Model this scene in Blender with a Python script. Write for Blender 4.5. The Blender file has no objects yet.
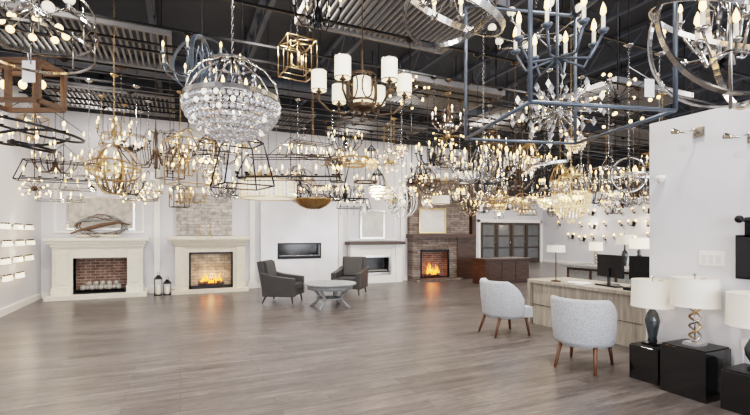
import bpy, math, random
from mathutils import Vector, Matrix
random.seed(7)
pi=math.pi
def lin(c):
    return tuple(((x/12.92) if x<=0.04045 else ((x+0.055)/1.055)**2.4) for x in c)
# ---------------------------------------------------------------- materials
def mat(name,c,rough=.5,metal=0.,emit=0.,ec=None,var=0.,scale=20.,bump=0.,coat=0.):
    m=bpy.data.materials.new(name); m.use_nodes=True
    nt=m.node_tree; b=nt.nodes['Principled BSDF']
    col=lin(c)+(1,)
    b.inputs['Base Color'].default_value=col
    b.inputs['Roughness'].default_value=rough
    b.inputs['Metallic'].default_value=metal
    if coat: b.inputs['Coat Weight'].default_value=coat
    if var or bump:
        tc=nt.nodes.new('ShaderNodeTexCoord'); n=nt.nodes.new('ShaderNodeTexNoise')
        n.inputs['Scale'].default_value=scale; n.inputs['Detail'].default_value=4
        nt.links.new(tc.outputs['Object'],n.inputs['Vector'])
        if var:
            r=nt.nodes.new('ShaderNodeValToRGB')
            r.color_ramp.elements[0].position=.3; r.color_ramp.elements[1].position=.7
            r.color_ramp.elements[0].color=tuple(x*(1-var) for x in col[:3])+(1,)
            r.color_ramp.elements[1].color=tuple(min(1,x*(1+var)) for x in col[:3])+(1,)
            nt.links.new(n.outputs['Fac'],r.inputs['Fac']); nt.links.new(r.outputs['Color'],b.inputs['Base Color'])
        if bump:
            bp=nt.nodes.new('ShaderNodeBump'); bp.inputs['Strength'].default_value=bump; bp.inputs['Distance'].default_value=.01
            nt.links.new(n.outputs['Fac'],bp.inputs['Height']); nt.links.new(bp.outputs['Normal'],b.inputs['Normal'])
    if emit:
        b.inputs['Emission Color'].default_value=lin(ec or c)+(1,)
        b.inputs['Emission Strength'].default_value=emit
        m.cycles.emission_sampling='NONE'
    return m
def brick(name,c1,c2,mort,bw,bh,ms=.01,axis='xz',rough=.8,grain=None,off=.5,bump=.4,lo=.58,hi=1.3,fine=None):
    m=bpy.data.materials.new(name); m.use_nodes=True
    nt=m.node_tree; b=nt.nodes['Principled BSDF']; L=nt.links.new
    tc=nt.nodes.new('ShaderNodeTexCoord'); sp=nt.nodes.new('ShaderNodeSeparateXYZ'); cb=nt.nodes.new('ShaderNodeCombineXYZ')
    L(tc.outputs['Object'],sp.inputs[0])
    a={'x':0,'y':1,'z':2}
    L(sp.outputs[a[axis[0]]],cb.inputs[0]); L(sp.outputs[a[axis[1]]],cb.inputs[1])
    t=nt.nodes.new('ShaderNodeTexBrick'); t.offset=off
    t.inputs['Scale'].default_value=1; t.inputs['Brick Width'].default_value=bw; t.inputs['Row Height'].default_value=bh
    t.inputs['Mortar Size'].default_value=ms; t.inputs['Mortar Smooth'].default_value=.2
    t.inputs['Color1'].default_value=lin(c1)+(1,); t.inputs['Color2'].default_value=lin(c2)+(1,); t.inputs['Mortar'].default_value=lin(mort)+(1,)
    L(cb.outputs[0],t.inputs['Vector'])
    cur=t.outputs['Color']
    for g,l_,h_ in [(grain or (6,6,6),lo,hi)]+([(fine,.68,1.34)] if fine else []):
        mp=nt.nodes.new('ShaderNodeMapping'); n=nt.nodes.new('ShaderNodeTexNoise'); n.inputs['Detail'].default_value=6; n.inputs['Roughness'].default_value=.65
        n.inputs['Distortion'].default_value=.6 if fine else 0
        mp.inputs['Scale'].default_value=g
        L(cb.outputs[0],mp.inputs[0]); L(mp.outputs[0],n.inputs['Vector']); n.inputs['Scale'].default_value=1
        r=nt.nodes.new('ShaderNodeValToRGB'); r.color_ramp.elements[0].position=.34; r.color_ramp.elements[1].position=.66
        r.color_ramp.elements[0].color=(l_,l_*.98,l_*.97,1); r.color_ramp.elements[1].color=(h_,h_,h_,1)
        L(n.outputs['Fac'],r.inputs['Fac'])
        mx=nt.nodes.new('ShaderNodeMix'); mx.data_type='RGBA'; mx.blend_type='MULTIPLY'; mx.inputs['Factor'].default_value=1
        L(cur,mx.inputs['A']); L(r.outputs['Color'],mx.inputs['B']); cur=mx.outputs['Result']
    L(cur,b.inputs['Base Color'])
    b.inputs['Roughness'].default_value=rough
    if bump:
        bp=nt.nodes.new('ShaderNodeBump'); bp.inputs['Strength'].default_value=bump; bp.inputs['Distance'].default_value=.01; bp.invert=True
        L(t.outputs['Fac'],bp.inputs['Height']); L(bp.outputs['Normal'],b.inputs['Normal'])
    return m
def wood(name,c1,c2,scale=(2,25,25),rough=.45):
    m=bpy.data.materials.new(name); m.use_nodes=True
    nt=m.node_tree; b=nt.nodes['Principled BSDF']; L=nt.links.new
    tc=nt.nodes.new('ShaderNodeTexCoord'); mp=nt.nodes.new('ShaderNodeMapping'); n=nt.nodes.new('ShaderNodeTexNoise')
    mp.inputs['Scale'].default_value=scale; n.inputs['Scale'].default_value=1; n.inputs['Detail'].default_value=5
    r=nt.nodes.new('ShaderNodeValToRGB'); r.color_ramp.elements[0].position=.3; r.color_ramp.elements[1].position=.7
    r.color_ramp.elements[0].color=lin(c1)+(1,); r.color_ramp.elements[1].color=lin(c2)+(1,)
    L(tc.outputs['Object'],mp.inputs[0]); L(mp.outputs[0],n.inputs['Vector']); L(n.outputs['Fac'],r.inputs['Fac']); L(r.outputs['Color'],b.inputs['Base Color'])
    b.inputs['Roughness'].default_value=rough
    return m
WALL=mat('wall_paint',(.84,.84,.86),.85,var=.02,scale=3)
WHITE=mat('white_trim',(.93,.92,.90),.6,var=.02,scale=5)
STONEW=mat('cast_stone',(.88,.86,.81),.7,var=.05,scale=14,bump=.1)
CREAM=mat('cream_stone',(.84,.80,.73),.75,var=.06,scale=10,bump=.1)
CEIL=mat('ceiling_black',(.225,.24,.265),.9,var=.1,scale=2)
STEELD=mat('joist_paint',(.31,.33,.37),.7,var=.05)
SLAT=mat('slat_grey',(.45,.445,.45),.6,var=.06)
BLACK=mat('black_metal',(.10,.10,.11),.4,.6,var=.1)
PEDB=mat('gloss_black',(.035,.035,.04),.12,var=.1,coat=.5)
BRONZE=mat('bronze',(.32,.26,.21),.38,.85,var=.1)
CHROME=mat('polished_nickel',(.72,.71,.70),.2,1.,var=.03)
SLATE=mat('slate_metal',(.34,.38,.43),.42,.55,var=.1)
BRASS=mat('aged_brass',(.72,.60,.43),.28,1.,var=.08)
GOLDD=mat('gilt',(.62,.49,.32),.4,.8,var=.15,scale=40)
CRYS=mat('crystal',(.88,.88,.90),.06,.75,emit=.04,ec=(1,.95,.88))  # faint warm emission put into the crystal to keep it from going dark
SPARK=mat('crystal_sparkle',(.95,.95,.95),.05,.4,emit=1.6,ec=(1,.95,.85))  # sparkle is painted: scattered crystals glow in place of real glints
CRYSG=mat('crystal_amber',(.93,.86,.74),.08,.5,emit=.6,ec=(1,.82,.55))  # amber crystals given their own warm glow, as if lit from inside
BULB=mat('bulb_glow',(1,.9,.7),.3,emit=8,ec=(1,.79,.50))
SHADEM=mat('linen_shade',(.93,.91,.87),.8,emit=.1,ec=(1,.94,.84),var=.03,scale=60)
SHADEL=mat('lit_shade',(.98,.95,.88),.8,emit=1.3,ec=(1,.92,.78))
SLEEVE=mat('candle_sleeve',(.90,.87,.80),.5,emit=.12,ec=(1,.9,.75))
GLASSY=mat('clear_glass_tint',(.85,.88,.90),.05,.4)
TAG=mat('paper_tag',(.93,.93,.94),.7)
FAB=mat('tweed_light',(.67,.68,.70),.95,var=.30,scale=70,bump=.3)
LEATH=mat('grey_leather',(.215,.21,.21),.45,var=.15,scale=20,bump=.1)
DWOOD=wood('dark_wood',(.17,.11,.085),(.30,.20,.15),(3,3,25))
LEGW=wood('walnut_leg',(.28,.16,.11),(.38,.24,.16),(15,15,3))
GREYW=wood('grey_wash_wood',(.42,.43,.44),(.58,.59,.59),(3,25,25),.6)
DESKW=wood('desk_oak',(.54,.50,.46),(.70,.67,.62),(25,25,3),.4)
BOXW=wood('lantern_wood',(.29,.20,.14),(.40,.29,.21),(3,25,25),.6)
FLOOR=brick('vinyl_plank',(.30,.277,.268),(.39,.362,.35),(.18,.163,.158),1.25,.16,.003,'xy',.3,(1.6,14,1),.37,.08,.52,1.45,(9,60,1))
RBRICK=brick('fire_brick',(.36,.25,.22),(.48,.36,.31),(.58,.55,.52),.2,.07,.008)
LBRICK=brick('ledge_stone_light',(.62,.60,.58),(.80,.77,.75),(.55,.53,.52),.34,.085,.006,grain=(9,9,9))
DSTONE=brick('ledge_stone_brown',(.37,.31,.28),(.54,.49,.46),(.27,.24,.22),.4,.075,.006,grain=(9,9,9))
CBRICK=brick('cream_brick',(.80,.72,.60),(.88,.81,.70),(.6,.54,.46),.22,.08,.006)
MARBLE=mat('white_marble',(.90,.90,.92),.15,var=.05,scale=2.5)
FLAME=mat('gas_flame',(1,.5,.15),.5,emit=8,ec=(1,.47,.13))
LOG=wood('log_bark',(.25,.18,.13),(.55,.45,.36),(8,30,30),.9)
PEB=mat('grey_stone_ball',(.62,.61,.59),.8,var=.1,scale=20)
SCREEN=mat('screen_dark',(.06,.065,.08),.12,var=.05)
ART=mat('art_paper',(.84,.83,.81),.7,var=.12,scale=4)
ARTT=mat('textured_art',(.74,.72,.69),.8,var=.25,scale=9,bump=.5)
VASE=mat('smoke_glass',(.25,.27,.28),.08,.3,var=.1)
DOORG=mat('door_glass',(.36,.37,.38),.15,var=.15,scale=1)
DOORF=mat('door_frame',(.22,.19,.175),.5,var=.1)

# ---------------------------------------------------------------- mesh builder
class MB:
    def __init__(s): s.v=[];s.f=[];s.mi=[];s.sm=[];s.mats=[]
    def mid(s,m):
        if m not in s.mats: s.mats.append(m)
        return s.mats.index(m)
    def add(s,vs,fs,m,smooth=False):
        o=len(s.v); i=s.mid(m)
        for p in vs: s.v.append(tuple(p))
        for f in fs: s.f.append([o+k for k in f]); s.mi.append(i); s.sm.append(smooth)
    def box(s,x0,x1,y0,y1,z0,z1,m,M=None):
        vs=[(x,y,z) for x in (x0,x1) for y in (y0,y1) for z in (z0,z1)]
        if M: vs=[M@Vector(p) for p in vs]
        s.add(vs,[(0,1,3,2),(4,6,7,5),(0,4,5,1),(2,3,7,6),(0,2,6,4),(1,5,7,3)],m)
    def cbox(s,c,d,m,M=None):
        s.box(c[0]-d[0]/2,c[0]+d[0]/2,c[1]-d[1]/2,c[1]+d[1]/2,c[2]-d[2]/2,c[2]+d[2]/2,m,M)
    def lathe(s,prof,m,n=12,closed=False,M=None,c=(0,0,0),smooth=True):
        vs=[];fs=[];k=len(prof)
        for i in range(n):
            a=2*pi*i/n
            for r,z in prof:
                p=Vector((r*math.cos(a),r*math.sin(a),z))
                if M: p=M@p
                vs.append((p[0]+c[0],p[1]+c[1],p[2]+c[2]))
        for i in range(n):
            j=(i+1)%n
            for q in range(k if closed else k-1):
                w=(q+1)%k
                fs.append((i*k+q,j*k+q,j*k+w,i*k+w))
        s.add(vs,fs,m,smooth)
    def ball(s,c,r,m,n=10,k=6,sz=1.):
        s.lathe([(r*math.sin(pi*i/k)+1e-5,-r*sz*math.cos(pi*i/k)) for i in range(k+1)],m,n,c=c)
    def octa(s,c,r,h,m):
        x,y,z=c
        s.add([(x,y,z+h),(x+r,y,z),(x,y+r,z),(x-r,y,z),(x,y-r,z),(x,y,z-h)],[(0,1,2),(0,2,3),(0,3,4),(0,4,1),(5,2,1),(5,3,2),(5,4,3),(5,1,4)],m)
    def ring(s,R,w,t,m,n=40,M=None,c=(0,0,0)):
        s.lathe([(R-t/2,-w/2),(R+t/2,-w/2),(R+t/2,w/2),(R-t/2,w/2)],m,n,True,M,c,False)
    def tube(s,pts,r,m,n=6,closed=False):
        P=[Vector(p) for p in pts]; k=len(P)
        rs=r if isinstance(r,(list,tuple)) else [r]*k
        vs=[];fs=[];N=None
        for i in range(k):
            if closed: t=P[(i+1)%k]-P[i-1]
            else: t=P[min(i+1,k-1)]-P[max(i-1,0)]
            t.normalize()
            if N is None:
                N=t.orthogonal().normalized()
            else:
                N=(N-t*N.dot(t))
                N=N.normalized() if N.length>1e-6 else t.orthogonal().normalized()
            B=t.cross(N)
            for j in range(n):
                a=2*pi*j/n; vs.append(P[i]+(N*math.cos(a)+B*math.sin(a))*rs[i])
        for i in range(k if closed else k-1):
            q=(i+1)%k
            for j in range(n):
                w=(j+1)%n; fs.append((i*n+j,i*n+w,q*n+w,q*n+j))
        if not closed:
            fs.append(list(range(n))[::-1]); fs.append([(k-1)*n+j for j in range(n)])
        s.add(vs,fs,m,True)
    def rod(s,a,b,r,m,n=6): s.tube([a,b],r,m,n)
    def obj(s,name,loc=(0,0,0),rz=0,bevel=0,seg=2,sc=1):
        me=bpy.data.meshes.new(name); me.from_pydata(s.v,[],s.f)
        for m in s.mats: me.materials.append(m)
        me.polygons.foreach_set('material_index',s.mi); me.polygons.foreach_set('use_smooth',s.sm); me.update()
        o=bpy.data.objects.new(name,me); bpy.context.collection.objects.link(o)
        o.location=loc; o.rotation_euler=(0,0,rz); o.scale=(sc,sc,sc)
        if bevel:
            b=o.modifiers.new('bevel','BEVEL'); b.width=bevel; b.segments=seg; b.limit_method='ANGLE'; b.angle_limit=math.radians(50)
        return o
def dup(o,loc,rz=0):
    d=bpy.data.objects.new(o.name.split('.')[0],o.data); bpy.context.collection.objects.link(d); d.location=loc; d.rotation_euler=(0,0,rz)
    return d
def R(ax,deg): return Matrix.Rotation(math.radians(deg),4,ax)
def simple(name,x0,x1,y0,y1,z0,z1,m,bevel=0):
    b=MB(); b.box(x0,x1,y0,y1,z0,z1,m); return b.obj(name,bevel=bevel)
def glow(o,loc,e,col=(1,.78,.5),rad=.03):  # small point light for lit bulbs and, in the fireboxes, flame glow
    L=bpy.data.lights.new('warm_glow_light','POINT'); L.energy=e; L.color=col; L.shadow_soft_size=rad
    q=bpy.data.objects.new('warm_glow_light',L); bpy.context.collection.objects.link(q); q.parent=o; q.location=loc

# ---------------------------------------------------------------- room shell
CZ=5.7
simple('floor',-3.2,18.8,-4.2,18.3,-.1,0,FLOOR)
simple('ceiling',-3.2,18.8,-4.2,18.3,CZ,CZ+.1,CEIL)
simple('wall_left',-3.2,-3,-4,12.5,0,4.5,WALL)
simple('wall_left_upper',-3.2,-3,-4,12.5,4.5,CZ,CEIL)
simple('wall_back',-3.2,9.3,12.5,12.7,0,4.5,WALL)
simple('wall_back_upper',-3.2,9.3,12.5,12.7,4.5,CZ,CEIL)
simple('wall_return',9.1,9.3,12.7,18,0,CZ,WALL)
simple('wall_rear',9.1,18.6,18,18.2,0,3.6,WALL)
simple('wall_rear_upper',9.1,18.6,18,18.2,3.6,CZ,CEIL)
simple('wall_right',18.5,18.7,-4,18,0,3.6,WALL)
simple('wall_right_upper',18.5,18.7,-4,18,3.6,CZ,CEIL)
simple('wall_partition',4.7,4.9,-4,3.05,0,2.72,WALL)
b=MB()
b.box(-3.2,18.7,-4.2,-4,3.6,CZ,WALL); b.box(-3.2,18.7,-4.2,-4,0,.3,WALL)
for x in (-3.2,1.5,4.6,9,13.5,18.4): b.box(x,x+.3,-4.2,-4,.3,3.6,WALL)
b.obj('wall_front')
for i,(a,c) in enumerate([(-2.9,1.5),(1.8,4.6),(4.9,9),(9.3,13.5),(13.8,18.4)]):
    b=MB()
    for z in (.3,2.4,3.54): b.box(a,c,-4.13,-4.07,z,z+.06,BLACK)
    k=4
    for j in range(k+1):
        x=a+(c-a-.05)*j/k; b.box(x,x+.05,-4.13,-4.07,.3,3.6,BLACK)
    b.obj('window_%d'%(i+1))
simple('baseboard_left',-3,-2.98,-4,12.48,0,.14,WHITE)
simple('baseboard_back',-2.98,9.3,12.47,12.5,0,.14,WHITE)
simple('baseboard_partition',4.68,4.7,-4,3.05,0,.12,WHITE)
simple('baseboard_rear',9.3,14.0,17.97,18,0,.14,WHITE)
simple('baseboard_right',18.47,18.5,-4,17.9,0,.14,WHITE)
simple('trim_1',9.26,9.42,12.2,12.72,0,3.4,DWOOD)
def frame(name,x0,x1,z0,z1,y,w,m,inner=None):
    b=MB()
    b.box(x0,x1,y-.03,y,z0,z0+w,m);b.box(x0,x1,y-.03,y,z1-w,z1,m);b.box(x0,x0+w,y-.03,y,z0+w,z1-w,m);b.box(x1-w,x1,y-.03,y,z0+w,z1-w,m)
    if inner: b.box(x0+w,x1-w,y-.012,y,z0+w,z1-w,inner)
    return b.obj(name)
frame('trim_2',-2.75,-.85,1.55,3.2,12.5,.05,WHITE)
frame('framed_artwork',-2.5,-1.05,1.62,2.45,12.49,.05,CHROME,ARTT)
b=MB()
for x0,x1 in ((-.62,-.48),(1.78,1.92),(4.42,4.56),(6.58,6.72)): b.box(x0,x1,12.44,12.5,0,3.3,WHITE)
b.box(-.7,-.4,12.42,12.5,0,.2,WHITE); b.box(1.72,1.98,12.42,12.5,0,.2,WHITE)
b.obj('trim_5')
b=MB()
for i in range(4):
    x=14.1+i*1.02
    b.box(x,x+.98,17.9,17.98,0,2.15,DOORF)
    for r_ in range(3): b.box(x+.14,x+.84,17.885,17.9,.25+r_*.62,.78+r_*.62,DOORG)
    b.rod((x+.9,17.84,1.0),(x+.9,17.84,1.2),.015,CHROME)
b.obj('door_1')
b=MB(); b.box(13.95,14.08,17.88,18,0,2.3,WHITE); b.box(18.2,18.32,17.88,18,0,2.3,WHITE); b.box(13.95,18.32,17.88,18,2.17,2.32,WHITE); b.obj('trim_3')
b=MB()
b.box(-.04,.04,-4,18,.5,.58,STEELD); b.box(-.04,.04,-4,18,0,.06,STEELD)
y=-4; up=0
while y<17.6:
    b.rod((0,y,.03 if not up else .53),(0,y+.45,.53 if not up else .03),.016,STEELD,4); up=1-up; y+=.45
j0=b.obj('ceiling_joist',(-2.2,0,5.1))
for i in range(1,12): dup(j0,(-2.2+i*1.75,0,5.1))
for yy in (3.4,9.65):
    b=MB(); b.tube([(-2.95,yy,4.84),(18.4,yy,4.84)],.18,STEELD,16)
    for i in range(14): b.lathe([(.18,-.03),(.195,-.03),(.195,.03),(.18,.03)],STEELD,16,M=R('Y',90),c=(-2.3+i*1.5,yy,4.84))
    b.obj('air_duct')
b=MB()
for y in (-.75,.75): b.box(-1.15,1.15,y-.03,y+.03,-.05,.05,SLAT)
for x in (-1.15,1.15): b.box(x-.03,x+.03,-.78,.78,-.05,.05,SLAT)
for i in range(26):
    x=-1.08+i*2.16/25; b.box(x-.014,x+.014,-.75,.75,-.03,.01,SLAT)
for x in (-1,1):
    for y in (-.7,.7): b.rod((x,y,.0),(x,y,CZ-4.4),.008,BLACK,4)
s0=b.obj('slatted_lighting_panel',(-1.3,7.6,4.42))
for (x,y) in ((-1.3,10.8),(2.6,5.0),(1.8,10.8),(4.9,7.7),(4.9,10.8),(7.9,8.5),(8.6,6.2),(12,8.5),(12,13)): dup(s0,(x,y,4.42))
TR=(3.0,4.2,5.4,6.5,7.4,8.3,9.2,10.1,11.0,7.1,8.7,9.65,10.6)
for y in TR:
    b=MB(); b.box(-2.9,18,y-.018,y+.018,4.30,4.33,BLACK)
    for x in range(-2,18,4): b.rod((x,y,4.32),(x,y,CZ if abs(y-9.65)>.1 else 4.66),.005,BLACK,4)
    b.obj('light_track')

# ---------------------------------------------------------------- fireplaces
def firebox(b,a,c,z0,z1,y,m,d=.34):
    b.box(a,c,y+d,y+d+.02,z0,z1,m); b.box(a-.02,a,y+.02,y+d,z0,z1,m); b.box(c,c+.02,y+.02,y+d,z0,z1,m)
    b.box(a,c,y+.02,y+d,z1,z1+.02,BLACK); b.box(a,c,y,y+d,z0-.03,z0,BLACK)
def flames(b,x,y,z,w,n,h):
    for i in range(n):
        xx=x-w/2+w*(i+.5)/n; hh=h*random.uniform(.4,1.1); q=random.uniform(-.03,.03)
        b.tube([(xx,y,z),(xx+q,y,z+hh*.3),(xx-q,y,z+hh*.65),(xx+q*.4,y,z+hh)],[.014,.026,.013,.002],FLAME,6)
def logs(b,x,y,z,w):
    b.rod((x-w/2,y,z+.05),(x+w/2,y+.03,z+.06),.05,LOG,8)
    b.rod((x-w*.4,y-.08,z+.05),(x+w*.1,y+.06,z+.15),.04,LOG,8)
    b.rod((x+w*.42,y-.08,z+.05),(x-w*.05,y+.07,z+.16),.04,LOG,8)
b=MB(); y=12.1
b.box(-2.80,-.75,y-.28,12.46,0,.10,STONEW)
b.box(-2.70,-2.30,y,12.46,.1,1.26,STONEW); b.box(-1.19,-.85,y,12.46,.1,1.26,STONEW); b.box(-2.30,-1.19,y,12.46,.95,1.26,STONEW)
b.box(-2.72,-2.32,y-.04,y,.1,.28,STONEW); b.box(-1.21,-.83,y-.04,y,.1,.28,STONEW)
b.box(-2.64,-2.40,y-.02,y,.34,1.10,STONEW); b.box(-1.10,-.92,y-.02,y,.34,1.10,STONEW)
b.box(-2.74,-.81,y-.06,12.46,1.22,1.29,STONEW); b.box(-2.78,-.77,y-.11,12.46,1.29,1.36,STONEW); b.box(-2.84,-.71,y-.16,12.46,1.36,1.43,STONEW)
firebox(b,-2.30,-1.19,.16,.95,y,RBRICK)
b.box(-2.30,-1.19,y,y+.3,.1,.16,BLACK)
for i in range(9): b.ball((-2.12+i*.092,y+.12+.05*(i%2),.235),.065,PEB)
for i in range(5): b.ball((-2.0+i*.14,y+.15,.33),.06,PEB)
o=b.obj('fireplace',bevel=.006)
b=MB()
b.box(-.2,1.67,y-.25,12.46,0,.09,CREAM)
b.box(-.1,.2,y,12.46,.09,1.28,CREAM); b.box(1.29,1.57,y,12.46,.09,1.28,CREAM); b.box(.2,1.29,y,12.46,1.05,1.28,CREAM)
b.box(-.12,.1,y-.05,y,.09,1.2,CREAM); b.box(1.37,1.59,y-.05,y,.09,1.2,CREAM)
b.box(-.16,1.63,y-.09,12.46,1.24,1.31,CREAM);b.box(-.2,1.67,y-.14,12.46,1.31,1.38,CREAM);b.box(-.26,1.73,y-.2,12.46,1.38,1.47,CREAM)
firebox(b,.2,1.29,.12,1.05,y,CBRICK)
for (p,q,r_,t) in ((.2,.25,.1,1.05),(1.24,1.29,.1,1.05)): b.box(p,q,y-.01,y+.02,r_,t,BLACK)
b.box(.2,1.29,y-.01,y+.02,1.0,1.05,BLACK); b.box(.2,1.29,y-.01,y+.02,.1,.18,BLACK)
logs(b,.75,y+.15,.16,.65); flames(b,.75,y+.12,.22,.5,9,.32)
o=b.obj('fireplace',bevel=.006); glow(o,(.75,y+.2,.35),5,(1,.6,.28),.02)
b=MB(); b.box(-.1,1.3,12.40,12.495,1.5,2.62,LBRICK); b.obj('stacked_stone_panel')
b=MB(); y=12.28
X0,X1,a,c=2.06,4.34,2.55,3.78
b.box(X0,a,y,12.46,0,2.45,MARBLE); b.box(c,X1,y,12.46,0,2.45,MARBLE); b.box(a,c,y,12.46,0,.84,MARBLE); b.box(a,c,y,12.46,1.24,2.45,MARBLE)
b.box(a,c,y+.16,y+.18,.84,1.24,SCREEN); b.box(a,c,y+.02,y+.18,.84,.88,BLACK)
for q in ((a-.03,c+.03,.81,.85),(a-.03,c+.03,1.23,1.27)): b.box(q[0],q[1],y-.015,y,q[2],q[3],BLACK)
for q in ((a-.03,a+.01),(c-.01,c+.03)): b.box(q[0],q[1],y-.015,y,.81,1.27,BLACK)
for i in range(24): b.ball((a+.06+i*.048,y+.09,.895),.022,CRYS,6,4)
b.obj('linear_fireplace')
b=MB(); y=12.16
X0,X1,a,c=4.72,6.42,5.08,6.08
b.box(X0,a,y,12.46,0,1.2,WHITE); b.box(c,X1,y,12.46,0,1.2,WHITE); b.box(a,c,y,12.46,.88,1.2,WHITE); b.box(a,c,y,12.46,0,.26,WHITE)
b.box(X0-.03,X0+.2,y-.04,y,0,1.2,WHITE); b.box(X1-.2,X1+.03,y-.04,y,0,1.2,WHITE)
b.box(X0-.1,X1+.1,y-.14,12.46,1.2,1.3,DWOOD)
b.box(a,c,y+.2,y+.22,.26,.88,SCREEN)
b.box(a,c,y-.02,y+.02,.80,.88,CHROME); b.box(a,c,y-.02,y+.02,.26,.34,CHROME); b.box(a,a+.07,y-.02,y+.02,.34,.8,CHROME); b.box(c-.07,c,y-.02,y+.02,.34,.8,CHROME)
b.box(a+.05,c-.05,y+.04,y+.2,.30,.36,BLACK)
for i in range(14): b.ball((a+.13+i*.057,y+.1,.385),.03,PEB,6,4)
b.obj('fireplace',bevel=.005)
frame('framed_print',5.15,6.0,1.38,2.3,12.49,.05,CHROME,ART)
frame('trim_4',4.75,6.4,1.33,3.1,12.5,.05,WHITE)
b=MB(); y=12.12
b.box(6.83,9.2,12.3,12.46,1.5,3.35,DSTONE)
b.box(6.83,7.12,y,12.46,0,1.4,DSTONE); b.box(8.24,9.2,y,12.46,0,1.4,DSTONE); b.box(7.12,8.24,y,12.46,1.02,1.4,DSTONE)
b.box(8.55,9.2,y-.03,12.46,0,1.4,DWOOD)
b.box(6.78,9.24,y-.16,12.46,1.4,1.53,DWOOD)
b.box(6.83,8.6,y-.3,y,0,.08,DSTONE)
firebox(b,7.14,8.22,.1,1.0,y,RBRICK)
b.box(7.12,8.24,y-.01,y+.03,.95,1.02,BLACK);b.box(7.12,7.18,y-.01,y+.03,.08,1.02,BLACK);b.box(8.18,8.24,y-.01,y+.03,.08,1.02,BLACK)
logs(b,7.68,y+.15,.12,.6); flames(b,7.68,y+.12,.18,.5,9,.38)
o=b.obj('fireplace',bevel=.005); glow(o,(7.68,y+.2,.32),4,(1,.55,.22),.02)
frame('framed_print',7.15,8.2,1.56,2.4,12.27,.05,BRASS,ART)
b=MB()
for k in range(7):
    a0=random.uniform(-.06,.06); h=.26+random.uniform(-.05,.06)
    pts=[(math.cos(t)*(.5+a0),random.uniform(-.03,.03)+.03*k/7,.28+math.sin(t)*h*(.75+.2*math.sin(t*3+k))) for t in [2*pi*i/18 for i in range(18)]]
    b.tube(pts,.016,BOXW if k%2 else GREYW,5,True)
b.tube([(-.62,0,.10),(-.3,0,.22),(0,.02,.3),(.35,0,.38),(.62,0,.32)],[.02,.035,.05,.035,.015],BOXW,7)
b.tube([(-.5,0,.03),(-.3,.02,.05),(0,0,.05),(.4,0,.04)],.03,CREAM,7)
b.obj('driftwood_sculpture',(-1.75,12.22,1.435))
for x in (.45,.72):
    b=MB(); b.lathe([(.001,0),(.05,0),(.05,.02),(.012,.05),(.012,.22),(.03,.26),(.001,.28)],BRASS,10)
    b.tube([(0,0,.25),(.03,0,.33),(-.02,0,.42)],[.014,.012,.004],BRASS); b.obj('brass_candlestick',(x,12.15,1.47))
for x,h in ((-.5,.5),(-.3,.38)):
    b=MB(); w=.09
    b.box(-w,w,-w,w,0,.03,BLACK); b.box(-w,w,-w,w,h-.1,h-.07,BLACK)
    for sx in (-1,1):
        for sy in (-1,1): b.box(sx*w-.008*(sx+1),sx*w-.008*(sx-1),sy*w-.008*(sy+1),sy*w-.008*(sy-1),0,h-.08,BLACK)
    b.lathe([(w,h-.07),(.03,h),(.001,h+.01)],BLACK,4); b.lathe([(.04,.03),(.04,h*.5),(.001,h*.5)],SLEEVE,10)
    b.tube([(.03*math.cos(t),0,h+.04+.04*math.sin(t)) for t in [2*pi*i/10 for i in range(10)]],.005,BLACK,4,True)
    b.obj('candle_lantern',(x,11.95,0))

# ---------------------------------------------------------------- furniture
def armchair(loc,rz):
    b=MB()
    b.box(-.36,.36,-.38,.34,.17,.32,LEATH)
    b.box(-.27,.27,-.41,.22,.32,.47,LEATH)
    M=Matrix.Translation((0,.3,.3))@R('X',-12)
    b.box(-.34,.34,-.06,.09,-.08,.72,LEATH,M)
    b.box(-.27,.27,-.13,-.05,.16,.68,LEATH,M)
    for s in (-1,1):
        x0,x1=sorted((s*.28,s*.42))
        vs=[];prof=[(-.42,.17),(.36,.17),(.42,.74),(.1,.66),(-.42,.60)]
        for x in (x0,x1): vs+=[(x,p,q) for p,q in prof]
        b.add(vs,[(0,1,2,3,4),(9,8,7,6,5),(0,5,6,1),(1,6,7,2),(2,7,8,3),(3,8,9,4),(4,9,5,0)],LEATH)
        b.tube([(s*.34,-.34,.18),(s*.36,-.37,0)],[.028,.016],DWOOD,8)
        b.tube([(s*.34,.30,.18),(s*.36,.38,0)],[.028,.016],DWOOD,8)
    return b.obj('armchair',loc,rz,.03,3,.92)
armchair((2.1,9.65,0),math.radians(58))
armchair((3.95,10.25,0),math.radians(-38))
b=MB()
b.lathe([(.001,.46),(.5,.46),(.54,.47),(.55,.49),(.54,.505),(.001,.505)],GREYW,40,smooth=False)
b.lathe([(.44,.38),(.47,.38),(.47,.46),(.44,.46)],GREYW,36,True)
for i in range(4):
    a=pi/4+i*pi/2; c,s=math.cos(a),math.sin(a)
    b.tube([(c*.42,s*.42,.46),(c*.36,s*.36,.34),(c*.24,s*.24,.2),(c*.34,s*.34,.08),(c*.45,s*.45,0)],[.04,.035,.035,.035,.03],GREYW,8)
b.lathe([(.001,.17),(.28,.17),(.29,.185),(.28,.2),(.001,.2)],GREYW,30)
b.obj('round_coffee_table',(2.85,8.55,0))

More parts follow.
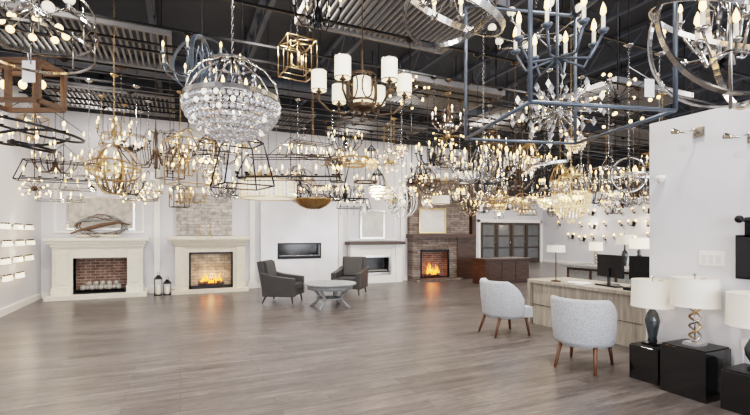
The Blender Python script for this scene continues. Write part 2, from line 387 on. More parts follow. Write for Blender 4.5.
def barrel_chair(loc,rz,sc=1):
    b=MB(); n=26; vs=[];k=10
    for i in range(n+1):
        t=i/n; a=math.radians(-28+236*t)
        e=math.sin(pi*t)**.7
        top=.60+.27*min(1,max(0,(e-.15)/.6)); zb=.30
        fl=.035*e
        cx,cy=math.cos(a),math.sin(a)
        for j in range(k):
            u=j/k*2*pi
            th=.04; mid=(top+zb)/2; hh=(top-zb)/2
            zz=mid+hh*math.copysign(abs(math.sin(u))**.35,math.sin(u)) 
            rr=.315+th*math.copysign(abs(math.cos(u))**.6,math.cos(u))+fl*((zz-zb)/(top-zb))*1.6
            vs.append((cx*rr,cy*rr*.95,zz))
    fs=[]
    for i in range(n):
        for j in range(k):
            w=(j+1)%k; fs.append((i*k+j,i*k+w,(i+1)*k+w,(i+1)*k+j))
    fs.append(list(range(k))[::-1]); fs.append([n*k+j for j in range(k)])
    b.add(vs,fs,FAB,True)
    b.lathe([(.001,.28),(.29,.28),(.31,.30),(.31,.36),(.30,.37),(.30,.44),(.27,.475),(.001,.48)],FAB,30)
    b.box(-.27,.27,-.34,-.1,.29,.45,FAB)
    for sx in (-1,1):
        b.tube([(sx*.22,-.25,.3),(sx*.25,-.29,0)],[.028,.018],LEGW,8)
        b.tube([(sx*.2,.22,.3),(sx*.23,.32,0)],[.028,.018],LEGW,8)
    return b.obj('upholstered_barrel_chair',loc,rz,sc=sc)
barrel_chair((4.5,5.15,0),math.radians(84),.95)
barrel_chair((4.22,3.5,0),math.radians(112),.92)

b=MB()
b.box(5.4,6.25,3.55,5.6,.70,.75,DESKW); b.box(5.46,5.5,3.62,5.53,0,.70,DESKW)
b.box(5.4,6.25,3.55,3.6,0,.70,DESKW); b.box(5.4,6.25,5.55,5.6,0,.70,DESKW)
b.box(5.75,6.2,3.62,4.1,.1,.69,DESKW); b.box(5.45,5.46,3.62,5.53,.33,.34,DWOOD)
b.obj('sales_desk',bevel=.004)
def monitor(loc,rz):
    b=MB(); b.box(-.26,.26,-.015,.015,.12,.44,SCREEN); b.box(-.27,.27,.0,.03,.11,.45,BLACK); b.box(-.02,.02,.02,.05,.0,.25,BLACK); b.box(-.11,.11,-.07,.09,0,.012,BLACK); return b.obj('computer_monitor',loc,rz)
monitor((5.95,4.45,.75),math.radians(75)); monitor((5.98,3.87,.75),math.radians(100))
b=MB(); b.box(-.2,.2,-.07,.07,0,.02,BLACK)
for i in range(4):
    for j in range(12): b.cbox((-.175+j*.032,-.05+i*.033,.023),(.026,.026,.008),SCREEN)
b.obj('keyboard',(5.7,4.3,.75),math.radians(80))
b=MB(); b.box(-.08,.08,-.1,.1,0,.04,BLACK); b.rod((-.05,-.09,.06),(-.05,.09,.06),.02,BLACK,8)
for i in range(3):
    for j in range(4): b.cbox((.0+i*.028,-.06+j*.03,.045),(.02,.02,.01),GLASSY)
b.obj('desk_phone',(5.6,3.85,.75),1.4)
b=MB()
for i in range(5): b.box(-.11,.11,-.15,.15,i*.004,.003+i*.004,TAG,R('Z',i*7-12))
b.obj('paper_stack',(5.62,4.75,.75),.3)
def table_lamp(name,loc,hb,hs,Rs,style,shade=SHADEM):
    b=MB(); H=hb
    if style=='vase':
        b.box(-.07,.07,-.07,.07,0,.02,PEDB)
        b.lathe([(.03,.02),(.045,.03),(.04,.08),(.055,.16),(.07,.25),(.05,.33),(.02,.37),(.015,H+.03)],VASE,18)
    elif style=='spiral':
        b.box(-.07,.07,-.07,.07,0,.025,CRYS)
        for ph in (0,pi):
            b.tube([(.045*math.cos(t*5+ph)*(1-.2*t),.045*math.sin(t*5+ph),.03+t/2.6*H) for t in [2.6*i/30 for i in range(31)]],.011,CHROME if ph else BRASS,6)
        b.rod((0,0,.02),(0,0,H+.03),.007,CHROME)
    elif style=='gourd':
        b.lathe([(.001,0),(.06,0),(.065,.02),(.03,.04),(.075,.12),(.085,.18),(.05,.26),(.03,.3),(.045,.34),(.02,H),(.012,H+.03)],VASE,18)
    else:
        b.lathe([(.001,0),(.08,0),(.08,.015),(.01,.03),(.008,H+.05)],BRONZE,14)
    b.lathe([(Rs-.012,H+.0),(Rs-.02,H+hs)] ,shade,36); b.lathe([(Rs-.008,H),(Rs-.016,H+hs)],shade,36)
    b.ring(Rs-.01,.008,.008,WHITE,36,c=(0,0,H)); b.ring(Rs-.018,.008,.008,WHITE,36,c=(0,0,H+hs))
    for i in range(3):
        a=i*2*pi/3; b.rod((0,0,H+hs-.03),((Rs-.018)*math.cos(a),(Rs-.018)*math.sin(a),H+hs-.005),.003,CHROME,4)
    b.rod((0,0,H),(0,0,H+hs+.02),.005,CHROME); b.ball((0,0,H+hs+.03),.014,CHROME,8,5); b.ball((0,0,H+hs*.45),.035,BULB,8,6)
    return b.obj(name,loc)
for (x,y,w,h) in ((4.47,2.87,.30,.35),(4.44,2.45,.40,.45),(4.44,1.97,.36,.34)):
    b=MB(); b.box(-w/2,w/2,-w/2,w/2,0,h,PEDB); b.box(-w/2+.01,w/2-.01,-w/2+.01,w/2-.01,h,h+.012,BLACK); b.obj('display_pedestal',(x,y,0),bevel=.004)
table_lamp('table_lamp',(4.47,2.87,.362),.40,.27,.205,'vase')
table_lamp('table_lamp',(4.44,2.45,.462),.37,.26,.205,'spiral')
table_lamp('table_lamp',(4.44,1.97,.352),.38,.27,.22,'gourd')
table_lamp('table_lamp',(5.52,5.1,.75),.48,.10,.15,'stick')
b=MB(); b.box(8.6,10.2,5.6,7.8,.72,.78,GREYW); b.box(8.7,10.1,5.7,7.7,0,.72,DWOOD)
for i in range(3): b.box(8.685,8.7,5.78+i*.64,6.34+i*.64,.1,.66,GREYW)
b.obj('display_counter',bevel=.004)
table_lamp('table_lamp',(9.2,6.2,.78),.42,.24,.2,'gourd',SHADEL)
table_lamp('table_lamp',(9.1,7.2,.78),.35,.2,.16,'spiral',SHADEL)
table_lamp('table_lamp',(9.5,6.75,.78),.5,.22,.2,'vase')
b=MB(); b.box(8.35,10.05,10.35,11.0,0,.72,DWOOD); b.box(8.3,10.1,10.3,11.05,.72,.78,DWOOD)
for i in range(3): b.box(8.42+i*.54,8.9+i*.54,10.335,10.35,.08,.66,DWOOD)
b.obj('reception_counter',bevel=.006)
b=MB(); b.box(4.688,4.7,2.33,2.55,1.2,1.34,WHITE)
for i in range(3): b.box(4.682,4.688,2.36+i*.063,2.40+i*.063,1.23,1.31,WALL)
b.obj('light_switch_plate',bevel=.002)
b=MB(); b.box(4.6,4.64,1.35,2.2,1.12,1.48,SCREEN); b.box(4.64,4.66,1.33,2.22,1.10,1.50,BLACK); b.box(4.64,4.7,1.7,1.85,1.2,1.4,BLACK)
b.rod((4.66,2.1,1.62),(4.5,2.12,1.64),.018,BLACK,8); b.ball((4.49,2.12,1.64),.035,BLACK); b.box(4.64,4.7,2.05,2.15,1.46,1.66,BLACK)
b.obj('wall_mounted_screen')
b=MB(); b.lathe([(.001,.03),(.045,.03),(.045,0),(.03,-.03),(.001,-.045)],WHITE,14); b.box(-.02,.045,-.02,.02,.0,.03,WHITE); b.obj('security_camera',(4.655,2.9,2.1))
b=MB(); b.box(4.69,4.7,2.13,2.2,.42,.54,WHITE); b.tube([(4.68,2.17,.48),(4.66,2.17,.42),(4.665,2.18,.2),(4.67,2.19,.02)],.005,WHITE,5); b.obj('wall_outlet')
b=MB(); b.box(-.015,0,-.05,.05,-.05,.05,CHROME); b.tube([(-.01,0,0),(-.1,0,.02),(-.14,.03,-.01),(-.2,.08,0)],.009,CHROME); b.ball((-.1,0,.02),.018,CHROME,8,5)
b.lathe([(.018,0),(.03,.06),(.025,.06),(.013,.01)],CHROME,12,M=R('X',-70),c=(-.2,.08,0)); b.ball((-.2,.12,.01),.018,BULB,8,5)
s9=b.obj('swing_arm_sconce',(4.7,2.55,2.52)); dup(s9,(4.7,2.1,2.38))

# ---------------------------------------------------------------- sconces
b=MB(); b.box(0,.02,-.06,.06,-.04,.04,CHROME); b.rod((.03,-.2,.0),(.03,.2,0),.012,CHROME)
for yy in (-.15,0,.15):
    b.rod((.03,yy,0),(.08,yy,.0),.008,CHROME); b.lathe([(.001,-.01),(.03,-.01),(.04,-.085),(.05,-.10)],SHADEL,12,c=(.085,yy,.03)); b.lathe([(.001,.0),(.02,.0),(.02,.03),(.001,.03)],BRONZE,8,c=(.085,yy,.02)); b.ball((.085,yy,-.03),.025,BULB,8,5)
s1=None
for r_,z in enumerate((1.68,1.36,1.04,.72)):
    for k in range(3):
        if (r_,k)==(3,2): continue
        loc=(-3,9.95+k*.68+.1*(r_%2),z)
        if s1 is None: s1=b.obj('vanity_wall_light',loc); d=s1
        else: d=dup(s1,loc)
        if k==1 and r_ in (0,2): glow(d,(.25,0,0),4,(1,.85,.62),.04)
b=MB(); b.lathe([(.001,0),(.05,0),(.05,.015),(.001,.02)],BRONZE,10,M=R('Y',-90)); b.tube([(0,0,0),(-.12,0,-.04),(-.14,0,.04)],.009,BRONZE); b.lathe([(.03,.04),(.06,.16),(.055,.16),(.025,.045)],BRASS,12,c=(-.14,0,0)); b.ball((-.15,0,.16),.05,BULB,8,5)
s2=b.obj('wall_sconce',(18.5,9.2,1.6))
b=MB(); b.box(-.02,0,-.06,.06,-.12,.12,BLACK)
for s in (-1,1):
    b.tube([(-.02,0,-.05),(-.1,s*.12,-.08),(-.12,s*.18,0)],.016,BLACK); b.lathe([(.025,-.02),(.025,.1)],BRONZE,8,c=(-.12,s*.18,0)); b.ball((-.12,s*.18,.14),.04,BULB,6,5,1.4)
s3=b.obj('candle_sconce',(18.5,9.9,1.7))
for i in range(13):
    for z in (1.35,1.95,2.5):
        if random.random()<.85:
            d=dup(random.choice([s2,s3]),(18.5,8.6+i*.68+random.uniform(-.1,.1),z+random.uniform(-.08,.08)))
            if z==1.95 and i%4==1: glow(d,(-.35,0,.1),15,(1,.82,.58),.04)
for i in range(5): dup(s3,(10.2+i*.75,18.0,2.0+.3*(i%2)),pi/2)

# ---------------------------------------------------------------- chandeliers
def stem(b,z0,zt,m,chain=False):
    if chain and zt-z0>.15:
        z=z0; i=0
        while z<zt:
            M=Matrix.Translation((0,0,z))@R('Z',90*(i%2))
            b.tube([M@Vector((.011*math.cos(t),0,.024*math.sin(t))) for t in [2*pi*k/8 for k in range(8)]],.003,m,4,True); z+=.038; i+=1
    else: b.rod((0,0,z0),(0,0,zt),.007,m,6)
    b.lathe([(.001,zt),(.065,zt),(.065,zt-.015),(.02,zt-.04),(.001,zt-.04)],m,14)
def candle(b,x,y,z,m,s=1.,sleeve=SLEEVE):
    b.lathe([(.001,0),(.02*s,.004),(.03*s,.02*s),(.012*s,.022*s)],m,8,c=(x,y,z))
    b.lathe([(.011*s,.01),(.011*s,.09*s)],sleeve,6,c=(x,y,z))
    b.lathe([(.004,.09*s),(.016*s,.11*s),(.013*s,.135*s),(.001,.165*s)],BULB,6,c=(x,y,z))
def tag(b,x,y,z,s=1):
    b.box(x-.045*s,x+.045*s,y-.002,y+.002,z-.15*s,z,TAG,None); b.rod((x,y,z),(x*.8,y*.8,z+.1),.0015,TAG,4)
def C_candle(b,R_,n,m,drops=False,h=.5):
    b.lathe([(.001,-.24*h*2),(.03,-.22*h*2),(.012,-.17*h*2),(.04,-.1*h*2),(.05,-.03),(.015,.02),(.02,.1*h*2),(.035,.16*h*2),(.01,.22*h*2),(.007,.3*h*2)],m,12)
    for i in range(n):
        a=2*pi*i/n; c,s=math.cos(a),math.sin(a)
        P=[(.03,-.08),(R_*.3,-.20*h*2),(R_*.65,-.20*h*2),(R_*.92,-.10),(R_,0)]
        b.tube([(c*r,s*r,z) for r,z in P],.009,m,6); candle(b,c*R_,s*R_,0,m)
        P=[(.02,.16*h*2),(R_*.25,.2*h*2),(R_*.4,.05),(R_*.3,-.19*h*2)]
        b.tube([(c*r,s*r,z) for r,z in P],.006,m,5)
        if drops:
            for q in range(3): b.octa((c*R_*(1-.2*q),s*R_*(1-.2*q),-.05-.07*q),.012,.028,CRYS)
    if drops:
        for i in range(14):
            a=2*pi*i/14; b.octa((.09*math.cos(a),.09*math.sin(a),-.14*h*2),.013,.035,CRYS)
    return .3*h*2
def C_rings(b,R_,n,m,layers=2,tilt=0):
    for k in range(layers):
        rr=R_*(1-.28*k); z=-.12*k
        M=R('X',tilt*(1 if k%2 else -1))
        b.ring(rr,.035,.01,m,44,M,(0,0,z))
        for i in range(n):
            a=2*pi*i/n+k*.3; p=M@Vector((rr*math.cos(a),rr*math.sin(a),0)); candle(b,p[0],p[1],p[2]+z+.01,m,.9)
    for i in range(4):
        a=i*pi/2+.3; b.rod((R_*math.cos(a),R_*math.sin(a),0),(0,0,.45),.005,m,5)
    return .45
def C_orb(b,R_,n,m,w=.022):
    for i in range(3): b.ring(R_,w,.008,m,44,R('Z',i*60)@R('X',90))
    b.ring(R_*.99,w,.008,m,44); 
    b.ring(R_*.97,w,.008,m,44,R('X',35))
    b.rod((0,0,-R_),(0,0,R_),.007,m)
    for i in range(n):
        a=2*pi*i/n; c,s=math.cos(a),math.sin(a)
        b.tube([(0,0,-R_*.45),(c*R_*.3,s*R_*.3,-R_*.4),(c*R_*.42,s*R_*.42,-R_*.2)],.006,m,5); candle(b,c*R_*.42,s*R_*.42,-R_*.2,m,.9)
    return R_
def C_lantern(b,w,h,m,taper=.6,bar=.010,n=4,mc=None,cap=.32):
    mc=mc or m
    t=w/2; bt=w/2*taper; cs=[(-1,-1),(1,-1),(1,1),(-1,1)]
    for i in range(4):
        x,y=cs[i]; x2,y2=cs[(i+1)%4]
        b.tube([(x*t,y*t,h/2),(x*bt,y*bt,-h/2)],bar,m,4)
        b.tube([(x*t,y*t,h/2),(x2*t,y2*t,h/2)],bar,m,4); b.tube([(x*bt,y*bt,-h/2),(x2*bt,y2*bt,-h/2)],bar,m,4)
        b.tube([(x*t,y*t,h/2),(0,0,h/2+h*cap)],bar*.9,m,4)
    b.rod((0,0,-h*.3),(0,0,h/2+h*cap),.007,mc)
    for i in range(n):
        a=2*pi*i/n+.4; r_=w*.2; b.tube([(0,0,-h*.28),(r_*math.cos(a)*.7,r_*math.sin(a)*.7,-h*.3),(r_*math.cos(a),r_*math.sin(a),-h*.2)],.006,mc,5)
        candle(b,r_*math.cos(a),r_*math.sin(a),-h*.2,mc)
    return h/2+h*cap
def C_drum(b,R_,h,m,sh=SHADEM):
    b.lathe([(R_,-h/2),(R_,h/2)],sh,36); b.lathe([(R_-.006,h/2),(R_-.006,-h/2)],sh,36)
    b.ring(R_,.015,.012,m,36,c=(0,0,h/2)); b.ring(R_,.015,.012,m,36,c=(0,0,-h/2))
    b.lathe([(.001,-h/2+.02),(R_-.01,-h/2+.02)],SHADEL,30)
    for i in range(3):
        a=i*2*pi/3; b.rod((R_*math.cos(a),R_*math.sin(a),h/2),(0,0,h/2+.2),.004,m,4)
    return h/2+.2
def C_linear(b,L,w,h,m,n=6,crys=False):
    for z in (-h/2,h/2):
        f=1 if z<0 else .8
        P=[(-L/2*f,-w/2,z),(L/2*f,-w/2,z),(L/2*f,w/2,z),(-L/2*f,w/2,z)]
        for i in range(4): b.tube([P[i],P[(i+1)%4]],.009,m,4)
    for sx in (-1,1):
        for sy in (-1,1): b.tube([(sx*L/2,sy*w/2,-h/2),(sx*L/2*.8,sy*w/2,h/2)],.009,m,4)
        b.rod((sx*L*.25,0,h/2),(0,0,h/2+.3),.005,m,5)
    b.rod((-L*.4,0,h/2),(L*.4,0,h/2),.008,m,5); b.rod((-L*.45,0,-h/2+.04),(L*.45,0,-h/2+.04),.009,m,5)
    b.rod((0,0,-h/2+.04),(0,0,h/2+.3),.006,m,5)
    for i in range(n):
        x=-L*.42+L*.84*i/(n-1); candle(b,x,0,-h/2+.05,m)
        if crys:
            for q in range(3): b.octa((x+.03,w*.4,-h/2-.04-.05*q),.013,.025,CRYS)
    return h/2+.3
def C_sputnik(b,R_,n,m,ends=True,bs=.018,rr=.005,glass=False):
    b.ball((0,0,0),.05,m,12,8)
    for i in range(n):
        ph=math.acos(1-2*(i+.5)/n); th=pi*(1+5**.5)*i
        d=Vector((math.sin(ph)*math.cos(th),math.sin(ph)*math.sin(th),math.cos(ph)*.75)); e=d*R_*random.uniform(.8,1)
        b.rod((0,0,0),e,rr,m,5)
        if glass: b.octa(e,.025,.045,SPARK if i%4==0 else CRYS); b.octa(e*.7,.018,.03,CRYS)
        if not glass: b.ball(e,bs,BULB,8,5)
        elif i%3==0: b.ball(e*.85,.014,BULB,6,4)
        b.ball(e*.93,.012,m,6,4)
    return .1
def C_crystal(b,R_,h,m,cm=CRYS,tiers=6,dens=70):
    for k in range(tiers):
        t=k/(tiers-1); rr=R_*math.sqrt(max(.03,1-t**2.2)); z=-h*t
        nn=max(6,int(dens*rr/R_))
        for i in range(nn):
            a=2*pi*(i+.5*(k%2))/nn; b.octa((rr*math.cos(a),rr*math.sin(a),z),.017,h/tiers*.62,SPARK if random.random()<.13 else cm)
        b.ring(rr-.01,.006,.006,m,40,c=(0,0,z+h/tiers*.5))
    b.ring(R_,.022,.012,m,40,c=(0,0,h/tiers*.6)); b.ring(R_*.6,.022,.012,m,40,c=(0,0,.28))
    for i in range(10):
        a=2*pi*i/10; c,s=math.cos(a),math.sin(a)
        b.tube([(c*R_,s*R_,.04),(c*R_*.85,s*R_*.85,.16),(c*R_*.6,s*R_*.6,.28),(c*R_*.25,s*R_*.25,.36),(0,0,.42)],.006,m,5)
    for i in range(6):
        a=2*pi*i/6; b.ball((R_*.5*math.cos(a),R_*.5*math.sin(a),-.03),.03,BULB,8,5)
    return .42
def C_tiered(b,R_,m):
    # stacked rows of round faceted crystals, stepping inward toward the bottom, under a candle ring
    rows_=[(R_,0),(R_*.99,-.055),(R_*.93,-.11),(R_*.84,-.165),(R_*.70,-.215),(R_*.52,-.26),(R_*.3,-.295),(R_*.1,-.32)]
    for k,(rr,z) in enumerate(rows_):
        nn=max(4,int(2*pi*rr/.054)); b.ring(rr,.008,.010,m,44,c=(0,0,z+.03))
        for i in range(nn):
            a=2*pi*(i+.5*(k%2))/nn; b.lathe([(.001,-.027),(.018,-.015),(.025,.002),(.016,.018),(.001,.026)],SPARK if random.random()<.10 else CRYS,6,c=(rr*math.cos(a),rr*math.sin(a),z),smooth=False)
    b.ring(R_+.01,.04,.012,m,48,c=(0,0,.05))
    for i in range(8):
        a=2*pi*i/8; c,s=math.cos(a),math.sin(a)
        b.tube([(c*(R_+.01),s*(R_+.01),.05),(c*R_*.95,s*R_*.95,.2),(c*R_*.7,s*R_*.7,.33),(c*R_*.3,s*R_*.3,.42),(0,0,.44)],.009,m,6)
        candle(b,c*R_*.6,s*R_*.6,.03,m,1.0)
        b.rod((c*R_*.6,s*R_*.6,.03),(0,0,.03),.006,m,5)
    b.ring(R_*.5,.02,.01,m,36,c=(0,0,.385)); b.rod((0,0,0),(0,0,.46),.012,m)
    for i in range(8):
        a=2*pi*i/8; 
        for q in range(3): b.octa((R_*.5*math.cos(a),R_*.5*math.sin(a),.34-.045*q),.014,.02,CRYS)
    return .46
def C_bowl(b,R_,m):
    b.lathe([(.001,-.2),(R_*.35,-.185),(R_*.7,-.12),(R_*.95,-.03),(R_,0),(R_*.97,0),(R_*.9,-.03),(R_*.65,-.1),(.001,-.17)],m,30)
    for i in range(14):
        a=2*pi*i/14; b.tube([(R_*r*math.cos(a),R_*r*math.sin(a),z) for r,z in ((.3,-.195),(.7,-.13),(.96,-.03),(1.01,0))],.008,BRASS,5)
    for i in range(3):
        a=i*2*pi/3; b.rod((R_*math.cos(a),R_*math.sin(a),0),(0,0,.4),.005,m,5); b.ball((.12*math.cos(a),.12*math.sin(a),-.04),.04,BULB,8,5)
    return .4
def C_shades(b,R_,n,m):
    b.lathe([(.001,-.30),(.03,-.29),(.012,-.25),(.012,.42)],m,12)
    b.lathe([(.001,-.20),(.10,-.18),(.13,-.13),(.02,-.12)],m,20)
    for z in (-.10,.16): b.ring(.14,.02,.01,m,30,c=(0,0,z))
    for i in range(6):
        a=2*pi*i/6; M=R('Z',math.degrees(a))@Matrix.Translation((.14,0,.03))
        b.tube([M@Vector((0,.055*math.cos(t),.12*math.sin(t))) for t in [2*pi*k/16 for k in range(16)]],.008,m,5,True)
    b.lathe([(.09,-.1),(.09,.14)],SHADEL,20)
    for i in range(n):
        a=2*pi*i/n+.25; c,s=math.cos(a),math.sin(a)
        b.tube([(c*r,s*r,z) for r,z in ((.05,-.16),(R_*.4,-.22),(R_*.75,-.2),(R_,-.1),(R_,-.02))],.011,m,6)
        b.lathe([(.001,-.02),(.035,-.015),(.02,.0),(.012,.02)],m,10,c=(c*R_,s*R_,0))
        for q in (0,1): b.lathe([(.075-.004*q,0),(.075-.004*q,.19)],SHADEL,20,c=(c*R_,s*R_,0))
        b.ring(.075,.008,.006,CHROME,20,c=(c*R_,s*R_,0)); b.ring(.075,.008,.006,CHROME,20,c=(c*R_,s*R_,.19))
    return .42
def C_globes(b,R_,n,m):
    b.lathe([(.001,-.1),(.05,-.08),(.05,.0),(.01,.03),(.007,.3)],m,12)
    for i in range(n):
        a=2*pi*i/n; c,s=math.cos(a),math.sin(a)
        b.tube([(0,0,-.04),(c*R_*.5,s*R_*.5,-.1),(c*R_,s*R_,-.02)],.009,m,6); b.lathe([(.025,-.03),(.025,.02)],m,10,c=(c*R_,s*R_,0)); b.ball((c*R_,s*R_,.07),.048,SHADEL,14,9)
    return .3
TOP=4.3
keys=[]
def hang(name,loc,fn,zt=None,rz=None,chain=True,m=BLACK,tg=None,**kw):
    b=MB(); h=fn(b,**kw)
    zt=zt or (TOP if (loc[2]+h<TOP-.05 and any(abs(loc[1]-t)<.01 for t in TR)) else CZ)
    stem(b,h,zt-loc[2],m,chain)
    if tg: tag(b,*tg)
    keys.append((loc[0],loc[1],loc[2]))
    return b.obj(name,loc,random.uniform(0,6.28) if rz is None else rz)
o=hang('crystal_chandelier',(.44,4.18,2.70),lambda b,**k:C_tiered(b,.42,CHROME),m=CHROME,zt=CZ,rz=-.42)
glow(o,(0,0,.2),8,(1,.9,.75),.03)
hang('shaded_chandelier',(1.66,3.97,2.93),lambda b,**k:C_shades(b,.43,6,BRONZE),m=BRONZE,zt=CZ,chain=False)
def k3(b,**k):
    b.ring(.36,.05,.012,SLATE,44,R('X',90)); b.ring(.36,.05,.012,SLATE,44,R('Z',90)@R('X',90)); return max(.36,C_candle(b,.48,8,SLATE))
hang('candle_chandelier',(.25,5.9,3.66),k3,zt=CZ)
def k4(b,**k):
    C_lantern(b,.42,.45,BRASS,1.,.008,3,cap=.1); C_lantern(b,.3,.34,BRASS,1.,.006,0,cap=.1); return .27
hang('brass_cage_pendant',(1.5,5.95,3.98),k4,zt=CZ,rz=.1)
def k5(b,**k):
    for z in (-.22,.22):
        for s in (-1,1): b.box(-.33,.33,s*.2-.025,s*.2+.025,z-.025,z+.025,BOXW); b.box(s*.33-.025,s*.33+.025,-.2,.2,z-.025,z+.025,BOXW)
    for sx in (-1,0,1):
        for sy in (-1,1): b.box(sx*.33-.025,sx*.33+.025,sy*.2-.025,sy*.2+.025,-.22,.22,BOXW)
    for x in (-.22,0,.22): b.rod((x,0,.22),(x,0,.08),.014,BLACK); b.ball((x,0,.02),.04,BULB,10,6,1.3)
    b.box(-.33,.33,-.03,.03,.2,.24,BOXW); tag(b,.26,-.24,.2,1.6); return .24
hang('wood_box_lantern',(-1.66,6.2,3.22),k5,rz=-.42)
def k6(b,**k):
    for z,r_ in ((.2,.5),(-.2,.5),(.0,.52)): b.ring(r_,.025,.012,CHROME,48,R('X',8),(0,0,z))
    for i in range(8):
        a=i*pi/4; b.rod((.5*math.cos(a),.5*math.sin(a),-.2),(.5*math.cos(a),.5*math.sin(a),.2),.007,CHROME,5); b.ball((.25*math.cos(a),.25*math.sin(a),0),.035,BULB,8,6); b.rod((0,0,.2),(.25*math.cos(a),.25*math.sin(a),0),.005,CHROME,4)
    for i in range(4):
        a=i*pi/2; b.rod((.5*math.cos(a),.5*math.sin(a),.2),(0,0,.5),.006,CHROME,5)
    return .5
hang('ring_cage_chandelier',(-1.3,5.2,3.52),k6)
hang('ring_chandelier',(-1.85,7.3,2.95),lambda b,**k:C_rings(b,.6,6,BLACK,3,10))
hang('orb_chandelier',(-.83,6.85,2.4),lambda b,**k:C_orb(b,.34,5,BRASS),m=BRASS)
hang('candle_chandelier',(-.35,7.5,2.85),lambda b,**k:C_candle(b,.5,8,BRONZE,h=.7),m=BRONZE)
hang('lantern_chandelier',(.1,6.5,2.5),lambda b,**k:C_lantern(b,.5,.6,BRASS,.9),rz=.4)
hang('linear_chandelier',(-1.7,8.3,2.5),lambda b,**k:C_linear(b,1.2,.34,.3,BLACK,6),rz=.1)
hang('lantern_chandelier',(.66,5.25,2.32),lambda b,**k:C_lantern(b,.38,.5,BLACK,1.5),rz=.2,tg=(-.25,-.25,-.1,1))
hang('linear_chandelier',(1.5,6.35,2.5),lambda b,**k:C_linear(b,1.5,.4,.32,BLACK,6),rz=-.42)
def k13(b,**k):
    h=C_drum(b,.46,.3,BRASS)
    for z in (-.1,-.03,.04,.1):
        for i in range(40):
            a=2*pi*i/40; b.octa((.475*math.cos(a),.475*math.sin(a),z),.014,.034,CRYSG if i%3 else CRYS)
    return h
hang('beaded_drum_chandelier',(1.38,7.5,2.28),k13)
hang('bowl_pendant',(2.34,8.06,2.2),lambda b,**k:C_bowl(b,.37,GOLDD),m=GOLDD)
def k15(b,**k):
    for i in range(6): b.ring(.27,.016,.005,WHITE,36,R('Z',i*30)@R('X',90))
    for t in (-50,-25,25,50): b.ring(.26,.016,.005,CHROME,36,R('X',t))
    b.ball((0,0,0),.07,SHADEL,12,8); return .27
hang('woven_orb_pendant',(3.45,6.5,2.06),k15,m=CHROME)
hang('sputnik_chandelier',(3.22,2.95,2.66),lambda b,**k:C_sputnik(b,.42,34,CHROME,glass=True),m=CHROME,chain=False)
hang('tiered_crystal_chandelier',(5.0,4.35,2.05),lambda b,**k:C_crystal(b,.25,.36,BRASS,CRYSG,6,36),m=BRASS)
hang('candle_chandelier',(3.55,4.45,2.4),lambda b,**k:C_candle(b,.42,10,CHROME,True),m=CHROME)
def k19(b,**k):
    h=C_lantern(b,1.0,1.1,SLATE,1.,.014,0)
    for i in range(8):
        a=2*pi*i/8; c,s=math.cos(a),math.sin(a); b.tube([(0,0,-.05),(c*.22,s*.22,-.1),(c*.3,s*.3,.05)],.009,SLATE,6); candle(b,c*.3,s*.3,.05,SLATE,1.3)
    b.rod((0,0,-.1),(0,0,.6),.01,SLATE); tag(b,.45,-.35,-.3,.8); return h
hang('lantern_chandelier',(2.5,2.3,2.84),k19,rz=-.25,m=SLATE,zt=CZ)
def k20(b,**k):
    for i,t in enumerate((0,55,-60)): b.ring(.5-.03*i,.035,.012,CHROME,60,R('Z',t+20)@R('X',80))
    b.ring(.44,.03,.012,CHROME,60,R('X',25))
    for i in range(5):
        a=2*pi*i/5; c,s=math.cos(a),math.sin(a); b.tube([(0,0,-.15),(c*.12,s*.12,-.2),(c*.18,s*.18,-.05)],.008,CHROME); candle(b,c*.18,s*.18,-.05,CHROME,1.3)
    b.rod((0,0,-.5),(0,0,.5),.01,CHROME); return .5
hang('orb_chandelier',(2.98,1.45,2.75),k20,rz=.3,m=CHROME,zt=CZ)
def k21(b,**k):
    b.ring(.4,.045,.012,CHROME,60,R('X',28)); b.ring(.34,.045,.012,CHROME,60,R('X',-24)@R('Y',12))
    for i in range(6):
        a=2*pi*i/6; candle(b,.2*math.cos(a),.2*math.sin(a),0,CHROME,1.1); b.rod((0,0,.1),(.2*math.cos(a),.2*math.sin(a),0),.006,CHROME)
    for s in (-1,1): b.rod((0,s*.33,s*.16),(0,0,.5),.006,CHROME)
    b.rod((0,0,0),(0,0,.5),.008,CHROME)
    return .5
hang('ring_chandelier',(1.75,2.55,3.12),k21,rz=.6,m=CHROME,zt=CZ)
hang('globe_chandelier',(3.75,3.75,3.85),lambda b,**k:C_globes(b,.5,8,CHROME),m=CHROME,zt=CZ)
hang('candle_chandelier',(3.95,2.0,3.15),lambda b,**k:C_candle(b,.38,6,CHROME,True),m=CHROME)
hang('sputnik_chandelier',(4.25,3.1,2.95),lambda b,**k:C_sputnik(b,.42,18,BLACK,bs=.018,rr=.004),chain=False)
hang('globe_chandelier',(-1.15,4.3,3.42),lambda b,**k:C_globes(b,.3,6,CHROME),m=CHROME,zt=CZ)
hang('candle_chandelier',(1.46,4.85,4.15),lambda b,**k:C_candle(b,.27,6,BLACK),zt=CZ)
mets=[BLACK,BRONZE,BRASS,CHROME,CHROME,BRONZE,BLACK,BRASS]
cnt=0
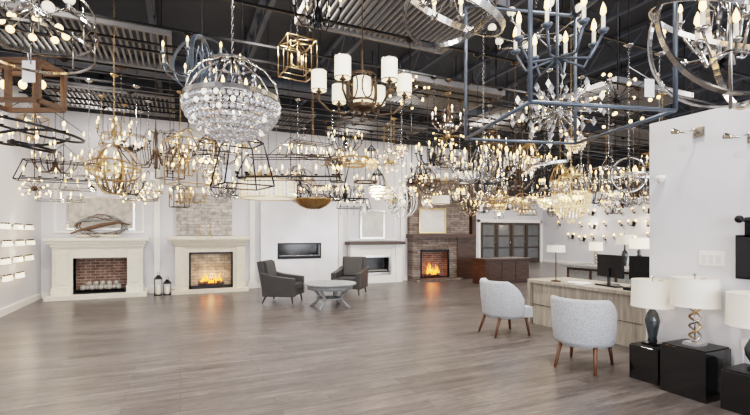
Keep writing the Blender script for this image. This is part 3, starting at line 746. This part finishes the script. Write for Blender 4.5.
def filler(x,y,z):
    global cnt
    m=random.choice(mets); t=random.random(); s=random.uniform(.75,1.08)
    tg=(.2,-.2,-.1,.9) if random.random()<.3 else None
    if t<.34: o=hang('candle_chandelier',(x,y,z),lambda b,**k:C_candle(b,.36*s,random.choice([6,8,9]),m,random.random()<.5,random.uniform(.35,.55)),m=m,tg=tg)
    elif t<.46: o=hang('lantern_chandelier',(x,y,z),lambda b,**k:C_lantern(b,.36*s,.45*s,m,random.choice([.6,1,1.3])),m=m,tg=tg)
    elif t<.53: o=hang('orb_chandelier',(x,y,z),lambda b,**k:C_orb(b,.28*s,5,m),m=m)
    elif t<.67: o=hang('linear_chandelier',(x,y,z),lambda b,**k:C_linear(b,.85*s,.26,.26,m,5,random.random()<.5),rz=random.uniform(-.2,.2),m=m,tg=tg)
    elif t<.77: o=hang('ring_chandelier',(x,y,z),lambda b,**k:C_rings(b,.36*s,6,m,random.choice([1,2]),random.choice([0,8])),m=m)
    elif t<.88: o=hang('crystal_chandelier',(x,y,z),lambda b,**k:C_crystal(b,.24*s,.25,m,random.choice([CRYS,CRYSG]),5,30),m=m)
    elif t<.93: o=hang('sputnik_chandelier',(x,y,z),lambda b,**k:C_sputnik(b,.32*s,16,m),m=m,chain=False)
    elif t<.955: o=hang('drum_pendant',(x,y,z),lambda b,**k:C_drum(b,.22*s,.2,m),m=m)
    else: o=hang('globe_chandelier',(x,y,z),lambda b,**k:C_globes(b,.26*s,6,m),m=m)
    cnt+=1
    if cnt%6==0 and y>6: glow(o,(.02,0,-.02),20,(1,.76,.48),.03)
rows=[(5.4,4.2,9.4),(6.5,2.3,10.5),(7.4,-2.2,11.5),(8.3,-2.3,12.3),(9.2,-2.3,9.5),(10.1,-2.2,8.7),(11,-2.3,8.7),(4.2,6,9)]
for y,xa,xb in rows:
    x=xa
    while x<xb:
        z=random.choice([2.32,2.42,2.55,2.7,2.95])+random.uniform(-.05,.05)
        if all((x-k[0])**2+(y-k[1])**2>.66**2 or abs(z-k[2])>.8 for k in keys): filler(x,y,z); x+=random.uniform(.70,.85)
        else: x+=.2
for y,xa,xb in ((7.1,2.6,9),(8.7,-2.2,9),(9.65,-2.3,9),(10.6,-2.3,8.5)):
    x=xa
    while x<xb:
        z=random.uniform(3.15,3.55)
        if all((x-k[0])**2+(y-k[1])**2>.6**2 or abs(z-k[2])>.75 for k in keys): filler(x,y,z); x+=random.uniform(.8,1.2)
        else: x+=.2
for (x,y,z) in ((6.3,7.7,3.6),(7.6,6.5,3.5),(3,5.4,3.55),(5.2,5.4,3.4),(4.4,6.5,3.6)): filler(x,y,z)
for i in range(70):
    x=random.uniform(9.5,16); y=random.uniform(8,16.5)
    z=random.uniform(2.4,3.0)
    if all((x-k[0])**2+(y-k[1])**2>.8 for k in keys): filler(x,y,z)

# ---------------------------------------------------------------- lights
b=MB(); b.lathe([(.001,.16),(.05,.16),(.055,.0),(.05,.0),(.045,.1),(.001,.11)],BLACK,14); b.rod((0,0,.15),(0,0,CZ-4.9),.01,BLACK)  # spotlight housings added to carry the room's overhead fill light
tl=None
def spot(x,y,e,col=(1,.94,.87)):  # added wide spot for general brightness, hung below its housing
    global tl
    if tl is None: tl=b.obj('added_spotlight',(x,y,4.9)); o=tl
    else: o=dup(tl,(x,y,4.9))
    L=bpy.data.lights.new('added_spot_lamp','SPOT'); L.energy=e; L.spot_size=math.radians(150); L.spot_blend=.9; L.shadow_soft_size=.2; L.color=col
    q=bpy.data.objects.new('added_spot_lamp',L); bpy.context.collection.objects.link(q); q.parent=o; q.location=(0,0,-.02)
for x in (-1.6,1.2,4.0,6.8): 
    for y in (1.8,5.9,8.95,11.2): spot(x,y,560 if y<11 else 280)
for x in (10,13.2,16.4):
    for y in (5,9.9,14.5): spot(x,y,700)
for i,(x,w) in enumerate(((-.7,4.4),(3.2,2.8),(7,4),(11.5,4.2),(16,4.4))):
    L=bpy.data.lights.new('daylight','AREA'); L.shape='RECTANGLE'; L.size=w; L.size_y=3.2; L.energy=440*w/4; L.color=(.94,.965,1)
    q=bpy.data.objects.new('daylight',L); bpy.context.collection.objects.link(q); q.location=(x,-4.35,1.95); q.rotation_euler=(math.radians(90),0,0)
w=bpy.data.worlds.new('world'); bpy.context.scene.world=w; w.use_nodes=True
w.node_tree.nodes['Background'].inputs[0].default_value=(.85,.92,1,1); w.node_tree.nodes['Background'].inputs[1].default_value=1.5
# ---------------------------------------------------------------- camera
c=bpy.data.cameras.new('camera'); c.sensor_width=36; c.lens=429/750*36; c.shift_y=27.5/750; c.clip_start=.05
o=bpy.data.objects.new('camera',c); bpy.context.collection.objects.link(o); o.location=(0,0,1.5); o.rotation_euler=(math.radians(90),0,math.radians(-24.4))
bpy.context.scene.camera=o
s=bpy.context.scene; s.view_settings.view_transform='Filmic'; s.view_settings.look='Medium High Contrast'; s.view_settings.exposure=-.25
